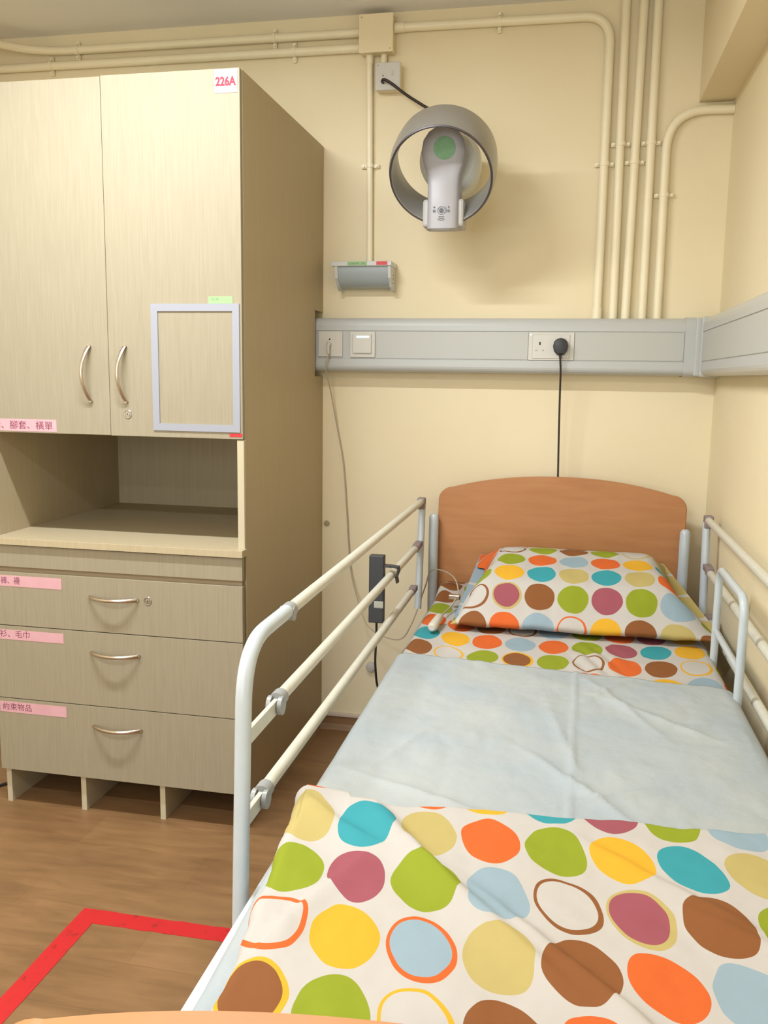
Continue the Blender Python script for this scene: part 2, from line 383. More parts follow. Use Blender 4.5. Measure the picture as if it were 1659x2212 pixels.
# ------------------------------------------------------------------ room
T = 0.1
bm = bmesh.new(); box(bm, WX0 - T, WX1 + T, WY0 - T, WY1 + T, FLOOR_Z - 0.08, FLOOR_Z); struct('floor', bm, M['floor'])
bm = bmesh.new(); box(bm, WX0 - T, WX1 + T, WY0 - T, WY1 + T, CEIL_Z, CEIL_Z + 0.1); struct('ceiling', bm, M['ceiling'])
bm = bmesh.new(); box(bm, WX0 - T, WX1 + T, WY1, WY1 + T, FLOOR_Z, CEIL_Z); struct('wall_back', bm, M['wall'])
bm = bmesh.new(); box(bm, WX1, WX1 + T, WY0, WY1, FLOOR_Z, CEIL_Z); struct('wall_right', bm, M['wall'])
bm = bmesh.new(); box(bm, WX0 - T, WX0, WY0, WY1, FLOOR_Z, CEIL_Z); struct('wall_left', bm, M['wall'])
bm = bmesh.new()
box(bm, WX0 - T, -1.9, WY0 - T, WY0, FLOOR_Z, CEIL_Z); box(bm, 0.1, WX1 + T, WY0 - T, WY0, FLOOR_Z, CEIL_Z)
box(bm, -1.9, 0.1, WY0 - T, WY0, FLOOR_Z, 0.75); box(bm, -1.9, 0.1, WY0 - T, WY0, 2.15, CEIL_Z)
struct('wall_front', bm, M['wall'])
bm = bmesh.new()
for x in (-1.9, -0.925, 0.05): box(bm, x, x + 0.05, WY0 - 0.06, WY0 - 0.02, 0.75, 2.15)
for z in (0.75, 2.10): box(bm, -1.9, 0.1, WY0 - 0.06, WY0 - 0.02, z, z + 0.05)
struct('window_1', bm, M['white_plastic'])
# beam along the right wall under the ceiling, 
bm = bmesh.new(); box(bm, 0.362, WX1, WY0, WY1, 2.140, CEIL_Z); struct('trim_1', bm, M['beam'])
# brown coved skirting with the pale bead above it
bm = bmesh.new(); prism(bm, [(WY1, FLOOR_Z), (WY1 - 0.02, FLOOR_Z), (WY1 - 0.006, FLOOR_Z + 0.02), (WY1 - 0.004, 0.0), (WY1, 0.0)], 'x', WX0, WX1); struct('baseboard_back', bm, M['floor'])
bm = bmesh.new(); box(bm, -0.862, WX1, WY1 - 0.012, WY1, 0.0, 0.014, 0.003); struct('trim_2', bm, new_mat('bead_paint', (206, 190, 172), 0.5))

# ceiling lamps that light the room
for i, (lx, ly, pw) in enumerate(LAMPS):
    t = empty('ceiling_lamp', (lx, ly, CEIL_Z - 0.08), ['white ceiling lamp nearest the wardrobe front', 'white ceiling lamp in the middle of the aisle', 'white ceiling lamp nearest the window'][i], 'ceiling lamp')
    bm = bmesh.new(); box(bm, lx - 0.46, lx + 0.46, ly - 0.035, ly + 0.035, CEIL_Z - 0.05, CEIL_Z, 0.006); obj('housing', bm, M['white_plastic'], t)
    e = new_mat('lamp_glow', (255, 250, 235), 0.5); bsdf(e).inputs['Emission Color'].default_value = (1, 0.95, 0.87, 1); bsdf(e).inputs['Emission Strength'].default_value = 3.0
    bm = bmesh.new(); tube(bm, [(lx - 0.43, ly, CEIL_Z - 0.066), (lx + 0.43, ly, CEIL_Z - 0.066)], 0.013, 14); obj('tube', bm, e, t)

# red floor tape, one bent strip
bm = bmesh.new(); FZ = FLOOR_Z
def strip(pts_in, pts_out):
    n = len(pts_in)
    a = [bm.verts.new((x, y, FZ + 0.0012)) for x, y in pts_in]; b = [bm.verts.new((x, y, FZ + 0.0012)) for x, y in pts_out]
    for i in range(n - 1): bm.faces.new((a[i], a[i + 1], b[i + 1], b[i]))
xi, xo = -1.072, -1.124; yi, yo = 1.790, 1.842
inn, out = [], []
for k in range(16):
    t = k / 15; y = 0.6 + t * (yi - 0.6); w1 = 0.0025 * noise.noise((k * 1.7, 0, 0)); w2 = 0.003 * noise.noise((k * 2.1, 4, 0))
    inn.append((xi + w1 - 0.012 * (1 - t), y)); out.append((xo + w2 - 0.012 * (1 - t), y if k < 15 else yo))
for k in range(1, 22):
    t = k / 21; x = xi + t * 0.55; w1 = 0.004 * noise.noise((k * .9, 9, 0)); w2 = 0.005 * noise.noise((k * .8, 13, 0))
    inn.append((x, yi + w1 + 0.006 * t)); out.append((x, yo + w2 + 0.004 * t))
strip(inn, out)
g = bmesh.ops.extrude_face_region(bm, geom=list(bm.faces)); bmesh.ops.translate(bm, vec=(0, 0, -0.0012), verts=[v for v in g['geom'] if isinstance(v, bmesh.types.BMVert)])
tag(obj('floor_tape', bm, M['tape']), 'scuffed red tape stuck on the floor in an L shape beside the bed', 'tape')

# ------------------------------------------------------------------ wardrobe
CX0, CX1 = -1.655, -0.866; CB = 3.098
t = WR = empty('wardrobe', ((CX0 + CX1) / 2, 2.7, FLOOR_Z), 'tall pale laminate wardrobe with two doors, open niche and three drawers, tagged 226A', 'wardrobe')
def part(name, mats, *boxes, parent=None, bev=0.0008):
    bm = bmesh.new()
    for b in boxes: box(bm, *b, bev)
    return obj(name, bm, mats, parent or WR)
YD = 2.2955                                             # front face of the doors
NZ0, NZ1 = 0.788, 1.095                                 # niche
# right side with the notch cut for the wall trunking
bm = bmesh.new()
prism(bm, [(2.312, FLOOR_Z), (CB, FLOOR_Z), (CB, 1.268), (2.995, 1.268), (2.995, 1.492), (CB, 1.492), (CB, 2.050), (2.312, 2.050)], 'x', CX1 - 0.018, CX1)
o = obj('side_panel', bm, M['side'], WR)
part('side_panel', M['wood_in'], (CX0, CX0 + 0.018, 2.312, CB, 0.066, 2.050))
part('top_panel', M['wood'], (CX0 + 0.018, CX1 - 0.018, 2.312, CB, 2.032, 2.049))
part('back_panel', M['wood_in'], (CX0 + 0.018, CX1 - 0.018, 3.03, 3.04, 0.10, 2.032))
part('shelf', M['wood_in'], (CX0 + 0.018, CX1 - 0.018, 2.314, 3.03, NZ1 + 0.002, NZ1 + 0.02))
part('back_rail', M['wood_in'], (CX0 + 0.018, CX1 - 0.018, 3.031, 3.048, FLOOR_Z, 0.10))
part('bottom_panel', M['wood_in'], (CX0 + 0.018, CX1 - 0.018, 2.305, 3.03, 0.068, 0.085))
part('edge_strip', M['edge'], (CX1 - 0.019, CX1 + 0.0005, 2.298, 2.311, NZ0, NZ1 - 0.004))
part('edge_strip', M['edge'], (CX0, CX0 + 0.019, 2.298, 2.311, NZ0, NZ1 - 0.004))
part('counter', M['wood_in'], (CX0 - 0.002, CX1 + 0.004, 2.268, 2.3115, 0.768, NZ0), (CX0 + 0.018, CX1 - 0.018, 2.311, 3.03, 0.7685, NZ0 - 0.0002), bev=0.0008)
part('fascia_panel', M['wood'], (CX0 + 0.003, CX1 - 0.001, 2.280, 2.296, 0.700, 0.7645))
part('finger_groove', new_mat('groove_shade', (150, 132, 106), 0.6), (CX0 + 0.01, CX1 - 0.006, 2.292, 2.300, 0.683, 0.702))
for x in (-1.650, -1.398, -1.140): part('foot_panel', M['edge'], (x, x + 0.017, 2.300, 3.03, FLOOR_Z, 0.067))

def handle(parent, p0, p1, out=0.030, bow=0.012, vertical=True):
    """flat bow pull between two fixing points, fuller in the middle"""
    bm = bmesh.new(); a, b = Vector(p0), Vector(p1); n = 18; rings = []
    ax = (b - a).normalized(); side = Vector((1, 0, 0)) if vertical else Vector((0, 0, 1))
    for k in range(n + 1):
        t = k / n; s = sin(pi * t)
        c = a.lerp(b, t) + Vector((0, -1, 0)) * (0.004 + out * s ** 0.75) + side * (-bow * s)
        w = 0.0064 - 0.0012 * s; h = 0.0042
        rings.append([bm.verts.new(c + side * (w * cos(q)) + Vector((0, -1, 0)) * (h * sin(q))) for q in [2 * pi * i / 10 for i in range(10)]])
    for A, B in zip(rings, rings[1:]):
        for i in range(10): bm.faces.new((A[i], A[(i + 1) % 10], B[(i + 1) % 10], B[i]))
    bm.faces.new(rings[0]); bm.faces.new(rings[-1])
    for p in (a, b): disc(bm, p + Vector((0, -0.003, 0)), (0, -1, 0), 0.0045, 0.008, 12)
    return obj('handle', bm, M['steel'], parent, smooth=True)
def lock(parent, x, y, z):
    bm = bmesh.new()
    lathe(bm, (x, y, z), (0, -1, 0), [(0.0001, -0.001), (0.0125, -0.001), (0.0125, 0.0010), (0.0112, 0.0022), (0.0085, 0.0020), (0.0080, 0.0008), (0.0074, 0.0008), (0.0072, 0.0026), (0.0001, 0.0028)], 28)
    box(bm, x - 0.0007, x + 0.0007, y - 0.0034, y - 0.0024, z - 0.0028, z + 0.0028, mi=1)
    return obj('lock', bm, [M['chrome'], M['dark']], parent)
def label_plate(parent, x0, x1, z0, z1, y, paper, ink, s, size, tx, tz, fit=None, name='label', tilt=0.0, bold=0.0):
    bm = bmesh.new(); box(bm, x0, x1, y - 0.0008, y, z0, z1)
    if s: text(bm, s, size, facing(tx, y - 0.0008, tz), 1, fit=fit, bold=bold)
    o = obj(name, bm, [paper, ink], parent); return o
# doors
d1 = part('door', M['wood'], (CX0 + 0.001, -1.2605, YD, 2.3115, NZ1, 2.048))
d2 = part('door', M['wood'], (-1.2590, CX1 - 0.001, YD - 0.0005, 2.3110, NZ1 - 0.001, 2.050))
handle(d1, (-1.3165, YD, 1.342), (-1.3165, YD, 1.190), vertical=True, bow=0.010)
handle(d2, (-1.2085, YD, 1.342), (-1.2085, YD, 1.190), vertical=True, bow=0.010)
lock(d2, -1.206, YD - 0.0005, 1.155)
o = label_plate(d1, -1.640, -1.428, 1.099, 1.134, YD, M['pink'], M['ink_purple'], '套、腳套、橫單', 0.026, -1.634, 1.107, fit=0.192); o['label'] = 'pink label with Chinese lettering'
o = label_plate(d2, -0.936, -0.872, 1.990, 2.048, YD - 0.0005, M['pink_pale'], M['ink_red'], '226A', 0.0295, -0.9325, 2.008, fit=0.056, bold=0.0011); o['label'] = 'pale pink room tag reading 226A'
o = label_plate(d2, -0.961, -0.892, 1.457, 1.476, YD - 0.0005, M['green_label'], M['green_ink'], '22·2R', 0.009, -0.952, 1.4655, fit=0.020); o['label'] = 'small green label'
bm = bmesh.new(); box(bm, -0.905, -0.869, YD - 0.0015, YD - 0.0005, 1.1005, 1.1095); obj('tape_mark', bm, M['red_label'], d2)['label'] = 'small red tape strip'
# grey magnetic display frame with a clear centre
bm = bmesh.new(); fx0, fx1, fz0, fz1, fw = -1.1285, -0.8735, 1.1125, 1.4565, 0.0195; fy = YD - 0.0005
prism_out = [(fx0, fz0), (fx1, fz0), (fx1, fz1), (fx0, fz1)]; prism_in = [(fx0 + fw, fz0 + fw), (fx1 - fw, fz0 + fw), (fx1 - fw, fz1 - fw), (fx0 + fw, fz1 - fw)]
for yy in (fy - 0.0035, fy):
    A = [bm.verts.new((x, yy, z)) for x, z in prism_out]; B = [bm.verts.new((x, yy, z)) for x, z in prism_in]
    for i in range(4): bm.faces.new((A[i], A[(i + 1) % 4], B[(i + 1) % 4], B[i]))
    if yy != fy: A0, B0 = A, B
for P, Q in ((A0, A), (B0, B)):
    for i in range(4): bm.faces.new((P[i], P[(i + 1) % 4], Q[(i + 1) % 4], Q[i]))
obj('display_frame', bm, M['frame_grey'], d2)['label'] = 'grey magnetic document frame'
# drawers
YW = 2.280
dz = [(0.5225, 0.684), (0.2955, 0.5200), (0.0660, 0.2930)]
hz = [(0.626, '褲、襪', 0.641, 0.674, -1.622, 0.062), (0.459, '衫、毛巾', 0.478, 0.508, -1.634, 0.098), (0.233, '約束物品', 0.250, 0.283, -1.637, 0.096)]
for (z0, z1), (hzz, s, lz0, lz1, tx, ft) in zip(dz, hz):
    d = part('drawer', M['wood'], (CX0 + 0.003, CX1 - 0.001, YW, YW + 0.017, z0, z1))
    handle(d, (-1.334, YW, hzz), (-1.184, YW, hzz), vertical=False, bow=0.0)
    if s == '褲、襪': lock(d, -1.153, YW, 0.625)
    o = label_plate(d, -1.645, -1.424, lz0, lz1, YW, M['pink'], M['ink_purple'], s, 0.024, tx, lz0 + 0.009, fit=ft); o['label'] = 'pink label with Chinese lettering'

# ------------------------------------------------------------------ wall trunking
TX0 = -0.890
t = TK = empty('cable_trunking', (-0.25, 3.07, 1.285), 'long white cable trunking running along the back wall and round onto the right wall', 'trunking')
def trunk_profile(face, wall, s=1):
    """(depth, z) outline: rounded lips above and below a flat channel"""
    p = [(wall, 1.286), (face + 0.030, 1.286)]
    for k in range(6): a = pi / 2 * k / 5; p.append((face + 0.022 - 0.022 * sin(a), 1.286 + 0.020 - 0.020 * cos(a)))
    p += [(face, 1.329), (face + 0.003, 1.3305), (face + 0.003, 1.3335), (face + 0.003, 1.4205), (face + 0.003, 1.4235), (face, 1.425)]
    for k in range(6): a = pi / 2 * k / 5; p.append((face + 0.022 - 0.022 * cos(a), 1.468 - 0.026 + 0.026 * sin(a)))
    p += [(wall, 1.468)]
    return p
bm = bmesh.new(); prism(bm, trunk_profile(3.016, WY1 - 0.0005), 'x', TX0, 0.356); obj('trunk_body', bm, M['trunk'], TK, smooth=False)
prof = trunk_profile(0.404, WX1 - 0.0005); bm = bmesh.new()
prism(bm, prof, 'y', 1.0, 3.010); obj('trunk_body', bm, M['trunk'], TK)
# corner pieces
bm = bmesh.new(); pr = [(y - (0.0035 if y < 3.09 else 0), z + (0.003 if z > 1.38 else -0.003)) for y, z in [(WY1 - 0.0005, 1.286)] + [(3.016 + 0.022 - 0.022 * sin(pi / 2 * k / 5), 1.306 - 0.020 * cos(pi / 2 * k / 5)) for k in range(6)] + [(3.016 + 0.022 - 0.022 * cos(pi / 2 * k / 5), 1.442 + 0.026 * sin(pi / 2 * k / 5)) for k in range(6)] + [(WY1 - 0.0005, 1.468)]]
prism(bm, pr, 'x', 0.355, 0.388); box(bm, 0.386, 0.412, 3.008, 3.0995, 1.285, 1.469, 0.006)
obj('corner_piece', bm, M['trunk'], TK)
bm = bmesh.new(); box(bm, 0.400, 0.4665, 2.984, 3.014, 1.283, 1.471, 0.006); obj('corner_piece', bm, M['trunk'], TK)
for x0, x1 in ((-0.653, -0.140), (0.0115, 0.3535)):
    bm = bmesh.new(); box(bm, x0, x1, 3.0165, 3.0195, 1.3325, 1.4212, 0.0006); obj('cover_panel', bm, M['trunk_cover'], TK)
bm = bmesh.new(); box(bm, 0.4045, 0.4075, 1.0, 2.983, 1.3325, 1.4212, 0.0006); obj('cover_panel', bm, M['trunk_cover'], TK)
FY = 3.0185
# sockets
t = empty('call_socket', (-0.8155, FY, 1.336), 'square white call cord socket at the left end of the wall trunking', 'socket')
bm = bmesh.new(); box(bm, -0.8585, -0.7725, 3.0125, FY, 1.336, 1.422, 0.0015); obj('plate', bm, M['socket'], t)
bm = bmesh.new(); disc(bm, (-0.818, 3.0125, 1.395), (0, -1, 0), 0.0028, 0.001, 16); obj('indicator', bm, M['dark'], t)
t = empty('light_switch', (-0.702, FY, 1.334), 'white rocker switch with a glowing blue strip on the wall trunking', 'switch')
bm = bmesh.new(); box(bm, -0.746, -0.6575, 3.0115, FY, 1.334, 1.4215, 0.002); obj('plate', bm, M['socket'], t)
bm = bmesh.new(); box(bm, -0.7355, -0.6685, 3.0045, 3.0120, 1.3475, 1.4135, 0.003); rk = obj('rocker', bm, M['socket'], t)
gl = new_mat('switch_glow_blue', (160, 220, 255), 0.3); bsdf(gl).inputs['Emission Color'].default_value = (0.45, 0.85, 1, 1); bsdf(gl).inputs['Emission Strength'].default_value = 1.6
bm = bmesh.new(); box(bm, -0.721, -0.677, 3.0037, 3.0048, 1.4005, 1.4065, 0.0004); obj('indicator', bm, gl, rk)
t = empty('wall_socket', (-0.064, FY, 1.331), 'white double power socket on the trunking above the headboard', 'socket')
bm = bmesh.new(); box(bm, -0.1385, 0.0095, 3.0135, FY, 1.331, 1.4215, 0.0015); box(bm, -0.1255, -0.0045, 3.0110, 3.0140, 1.3365, 1.4145, 0.002); obj('plate', bm, M['socket'], t)
bm = bmesh.new(); box(bm, -0.1035, -0.0985, 3.0102, 3.0112, 1.381, 1.390); obj('pin_hole', bm, M['dark'], t)
for x in (-0.1155, -0.0935):
    bm = bmesh.new(); box(bm, x, x + 0.0065, 3.0105, 3.0111, 1.361, 1.365); obj('pin_hole', bm, new_mat('shutter_grey', (168, 164, 156), 0.5), t)
bm = bmesh.new(); disc(bm, (-0.131, 3.0132, 1.414), (0, -1, 0), 0.0024, 0.001, 14); obj('screw', bm, M['chrome'], t)
# plug and its flex
t = empty('power_plug', (-0.034, 2.9980, 0.9), 'black three-pin plug with a dark cord hanging behind the headboard', 'plug')
bm = bmesh.new(); pl = [(-0.011, -0.030), (0.011, -0.030), (0.021, -0.018), (0.025, -0.002), (0.021, 0.014), (0.013, 0.022), (0, 0.025), (-0.013, 0.022), (-0.021, 0.014), (-0.025, -0.002), (-0.021, -0.018)]
cxp, czp = -0.0335, 1.378; rings = []
for yy, sc in ((3.0105, 0.97), (2.9980, 1.0), (2.9860, 0.96), (2.9800, 0.82), (2.9785, 0.5)): rings.append([bm.verts.new((cxp + x * sc, yy, czp + z * sc)) for x, z in pl])
for A, B in zip(rings, rings[1:]):
    for i in range(11): bm.faces.new((A[i], A[(i + 1) % 11], B[(i + 1) % 11], B[i]))
bm.faces.new(rings[0]); bm.faces.new(rings[-1]); obj('plug_body', bm, M['bakelite'], t, smooth=True)
bm = bmesh.new(); tube(bm, spline([(cxp, 2.9950, 1.352), (-0.0325, 2.9940, 1.33), (-0.030, 3.0000, 1.29), (-0.029, 3.0130, 1.20), (-0.027, 3.0230, 1.08), (-0.024, 3.0260, 0.95), (-0.022, 3.0260, 0.80), (-0.05, 3.0180, 0.55)], 8), lambda q: 0.0055 if q < 0.03 else 0.0042 if q < 0.09 else 0.0033, 10)
obj('flex', bm, M['cable_brown'], t)

# ------------------------------------------------------------------ conduits on the wall
PY, PR = 3.0845, 0.0140
def conduit(label, pts, fil=0.07, clamps=(), r=PR, sleeves=()):
    t = empty('conduit_pipe', Vector(pts[-1]), label, 'pipe', 'cream conduits on the back wall')
    bm = bmesh.new(); tube(bm, fillet(pts, fil, 10) if len(pts) > 2 else pts, r, 16)
    for a, b in sleeves: tube(bm, [a, b], r + 0.0022, 16)
    obj('pipe', bm, M['pipe'], t)
    for (x, z, hor) in clamps:
        bm = bmesh.new()
        if hor:   # pipe runs sideways: lugs above and below
            tube(bm, [(x - 0.006, PY, z), (x + 0.006, PY, z)], r + 0.002, 16)
            for s in (-1, 1):
                box(bm, x - 0.007, x + 0.007, PY + 0.004, WY1 - 0.0005, z + s * 0.022 - 0.010, z + s * 0.022 + 0.010, 0.003); disc(bm, (x, PY + 0.003, z + s * 0.023), (0, -1, 0), 0.0045, 0.010, 12)
        else:
            tube(bm, [(x, PY, z - 0.006), (x, PY, z + 0.006)], r + 0.002, 16)
            for s in (-1, 1):
                box(bm, x + s * 0.022 - 0.010, x + s * 0.022 + 0.010, PY + 0.004, WY1 - 0.0005, z - 0.007, z + 0.007, 0.003); disc(bm, (x + s * 0.023, PY + 0.003, z), (0, -1, 0), 0.0045, 0.010, 12)
        obj('clamp', bm, M['pipe'], t, smooth=True)
    return t
ZT = 1.469
conduit('upper of two cream pipes running left from the junction box above the wardrobe', [(-0.735, PY, 2.405), (-1.97, PY, 2.409), (-2.20, PY - 0.42, 2.409)], 0.17, [(-1.776, 2.408, True), (-1.038, 2.406, True)])
conduit('lower of two cream pipes running left from the junction box above the wardrobe', [(-0.735, PY, 2.357), (-2.24, PY, 2.361)], 0.05, [(-1.882, 2.361, True), (-0.968, 2.358, True)])
conduit('long cream pipe leaving the junction box rightwards and bending down to the trunking', [(-0.62, PY, 2.414), (0.078, PY, 2.410), (0.079, PY, ZT)], 0.085, [(-0.274, 2.412, True), (0.0795, 1.960, False)], sleeves=[((-0.62, PY, 2.414), (-0.585, PY, 2.414)), ((0.079, PY, ZT), (0.079, PY, 1.505))])
conduit('first straight cream pipe right of the bent one, ceiling to trunking', [(0.122, PY, CEIL_Z), (0.130, PY, ZT)], 0.05, [(0.1275, 2.020, False)])
conduit('middle straight cream pipe, its clamp lower than its neighbours, ceiling to trunking', [(0.177, PY, CEIL_Z), (0.170, PY, ZT)], 0.05, [(0.1735, 1.963, False)])
conduit('third straight cream pipe from ceiling to trunking, beside the short bent one', [(0.220, PY, CEIL_Z), (0.223, PY, ZT)], 0.05, [(0.2215, 2.021, False)])
conduit('cream pipe curving from the right wall under the beam down to the trunking', [(0.4665, PY, 2.113), (0.268, PY, 2.116), (0.271, PY, ZT)], 0.125, [(0.270, 1.859, False)])
conduit('thin cream pipe dropping from the junction box to the wall lamp', [(-0.704, PY, 2.335), (-0.6955, PY, 1.655)], 0.05, [(-0.6985, 1.979, False)], r=0.0105, sleeves=[((-0.704, PY, 2.335), (-0.7035, PY, 2.305))])
conduit('very short cream pipe between the junction box and the fused switch', [(-0.655, PY, 2.335), (-0.655, PY, 2.298)], 0.05, r=0.0105)
t = empty('junction_box', (-0.677, 3.07, 2.33), 'square cream junction box on the wall just under the ceiling', 'junction box')
bm = bmesh.new(); box(bm, -0.731, -0.621, 3.054, WY1 - 0.0005, 2.332, 2.447, 0.003); obj('box_body', bm, M['conduit_box'], t)
bm = bmesh.new(); box(bm, -0.734, -0.618, 3.047, 3.0545, 2.329, 2.450, 0.003); lid = obj('lid', bm, M['conduit_box'], t)
for x, z in ((-0.724, 2.439), (-0.628, 2.339)):
    bm = bmesh.new(); disc(bm, (x, 3.0468, z), (0, -1, 0), 0.003, 0.001, 12); obj('screw', bm, new_mat('screw_brass', (196, 184, 110), 0.4, 0.5), lid)
t = empty('fused_switch', (-0.635, 3.07, 2.21), 'white fused switch box under the junction box with the fan cable', 'switch')
bm = bmesh.new(); box(bm, -0.676, -0.594, 3.062, WY1 - 0.0005, 2.213, 2.297, 0.004); obj('back_box', bm, M['conduit_box'], t)
bm = bmesh.new(); box(bm, -0.678, -0.592, 3.052, 3.0625, 2.2105, 2.2985, 0.0035); pf = obj('plate', bm, M['socket'], t)
bm = bmesh.new(); box(bm, -0.6225, -0.6165, 3.0485, 3.053, 2.256, 2.272, 0.001); obj('rocker', bm, M['white_plastic'], t)
bm = bmesh.new(); disc(bm, (-0.6505, 3.0518, 2.256), (0, -1, 0), 0.003, 0.001, 14); obj('indicator', bm, new_mat('indicator_amber', (150, 130, 110), 0.4), t)
bm = bmesh.new(); disc(bm, (-0.668, 3.0518, 2.289), (0, -1, 0), 0.0025, 0.001, 14); obj('screw', bm, M['chrome'], t)

# ------------------------------------------------------------------ bladeless wall fan
TH = radians(38); A_ = Vector((0, -cos(TH), -sin(TH))); U_ = Vector((0, -sin(TH), cos(TH)))
CF = Vector((-0.398, 2.70, 1.852)); RR = 0.152; W_ = 0.136
FAN = empty('wall_fan', (-0.40, 3.09, 1.74), 'silver bladeless ring fan on a grey wall bracket with a green sticker', 'fan')
bm = bmesh.new()
prof = [(RR + 0.001, -0.001), (RR - 0.0035, 0.0010), (RR - 0.006, -0.001), (RR - 0.008, -0.02), (RR - 0.011, -0.06), (RR - 0.007, -0.10), (RR - 0.003, -W_), (RR + 0.003, -W_ - 0.001), (RR + 0.007, -0.10), (RR + 0.0085, -0.06), (RR + 0.006, -0.02)]
lathe(bm, CF, A_, prof, 96, 0, close=True); obj('ring', bm, M['fan_ring'], FAN, smooth=True)
bm = bmesh.new(); lathe(bm, CF, A_, [(RR + 0.0015, 0.0), (RR - 0.0015, 0.0022), (RR - 0.005, 0.0006), (RR - 0.005, -0.001), (RR + 0.0015, -0.002)], 96, 0, close=True)
obj('rim', bm, new_mat('fan_rim_dark', (92, 88, 92), 0.35, 0.6), FAN, smooth=True)
# body loft: centre line of the front face from the foot block up to the round head
def section(c, nrm, upd, w, d, rnd=0.35, n=24):
    out = []
    for k in range(n):
        a = 2 * pi * k / n; ex = 2.0 / 5.0
        cx_ = (abs(cos(a)) ** ex) * (1 if cos(a) >= 0 else -1); sy_ = (abs(sin(a)) ** ex) * (1 if sin(a) >= 0 else -1)
        out.append(Vector(c) + Vector((1, 0, 0)) * w * cx_ + Vector(nrm) * (d / 2 * sy_ - d / 2))
    return out
FX = -0.400
secs = [((FX, 2.762, 1.712), 0.044, 0.09), ((FX, 2.757, 1.717), 0.049, 0.11), ((FX, 2.758, 1.775), 0.0495, 0.12), ((FX, 2.760, 1.832), 0.0495, 0.11), ((FX, 2.764, 1.848), 0.049, 0.085), ((FX, 2.763, 1.872), 0.051, 0.070),
        ((FX, 2.760, 1.900), 0.061, 0.062), ((FX, 2.754, 1.937), 0.0695, 0.058), ((FX, 2.747, 1.970), 0.062, 0.054), ((FX, 2.742, 1.992), 0.045, 0.05), ((FX, 2.740, 2.003), 0.026, 0.045), ((FX, 2.739, 2.007), 0.010, 0.035)]
bm = bmesh.new(); rings = []
for i, (c, w, d) in enumerate(secs):
    j0, j1 = max(i - 1, 0), min(i + 1, len(secs) - 1); dv = (Vector(secs[j1][0]) - Vector(secs[j0][0])).normalized()
    nrm = Vector((0, -dv.z, dv.y)).normalized()
    if nrm.y > 0: nrm = -nrm
    rings.append([bm.verts.new(p) for p in section(c, nrm, dv, w, d)])
for A, B in zip(rings, rings[1:]):
    for i in range(24): bm.faces.new((A[i], A[(i + 1) % 24], B[(i + 1) % 24], B[i]))
bm.faces.new(rings[0]); bm.faces.new(rings[-1]); obj('fan_body', bm, M['fan_body'], FAN, smooth=True)
bm = bmesh.new(); box(bm, FX - 0.063, FX + 0.063, 2.776, 2.87, 1.724, 1.806, 0.008); obj('foot_block', bm, M['fan_face'], FAN)
bm = bmesh.new(); lathe(bm, (-0.394, WY1, 1.935), (0, -1, 0), [(0.0001, 0.0), (0.070, 0.0), (0.075, 0.10), (0.092, 0.16), (0.096, 0.21), (0.094, 0.245), (0.08, 0.262), (0.0001, 0.268)], 48); obj('wall_bracket', bm, M['fan_white'], FAN, smooth=True)
hn = Vector((0, -(2.015 - 1.910), (2.897 - 2.828))).normalized()
bm = bmesh.new(); cg = Vector((FX, 2.862, 1.955)) ; cg = Vector((FX + 0.002, 2.8545, 1.958)) + hn * 0.0035
hn = Vector((0, -1, -0.19)).normalized(); cg = Vector((FX + 0.004, 2.7525, 1.947)); disc(bm, cg, hn, 0.033, 0.004, 40); obj('sticker', bm, M['fan_green'], FAN)['label'] = 'round green sticker'
# printed icons on the foot block
bm = bmesh.new(); iy = 2.7575; ic = (FX - 0.002, 1.768)
def arc(bm, cx_, cz_, r0, r1, a0, a1, y=iy, n=14):
    pts = [(cx_ + r1 * cos(a0 + (a1 - a0) * k / n), cz_ + r1 * sin(a0 + (a1 - a0) * k / n)) for k in range(n + 1)] + [(cx_ + r0 * cos(a1 - (a1 - a0) * k / n), cz_ + r0 * sin(a1 - (a1 - a0) * k / n)) for k in range(n + 1)]
    prism(bm, pts, 'y', y - 0.0004, y + 0.004)
arc(bm, ic[0], ic[1], 0.0105, 0.0120, 0.0, 2 * pi - 0.01, n=30); arc(bm, ic[0], ic[1], 0.0001, 0.0072, 0, 2 * pi - 0.01, n=24)
arc(bm, ic[0] + 0.001, ic[1], 0.0135, 0.0150, -0.5, 1.0)
for q, rr in enumerate((0.018, 0.023, 0.028)): arc(bm, ic[0], ic[1] + 0.001, rr, rr + 0.0022, -pi / 2 - 0.42 + 0.02 * q, -pi / 2 + 0.42 - 0.02 * q)
for s in (-1, 1):
    arc(bm, ic[0] + s * 0.022, ic[1] - 0.001, 0.0018, 0.0042, 0, 2 * pi - 0.01, n=18); arc(bm, ic[0] + s * 0.022, ic[1] + 0.010, 0.001, 0.0026, 0.3, 5.8, n=12)
obj('icons', bm, M['icon'], FAN)
bm = bmesh.new(); tube(bm, spline([(-0.6505, 3.060, 2.234), (-0.6500, 3.038, 2.235), (-0.640, 3.028, 2.236), (-0.615, 3.03, 2.222), (-0.57, 3.04, 2.19), (-0.52, 3.05, 2.160), (-0.465, 3.055, 2.128), (-0.428, 3.052, 2.09), (-0.415, 3.040, 2.05), (-0.400, 2.99, 2.00)], 8), 0.0048, 10)
obj('cable', bm, M['cable_brown'], FAN)

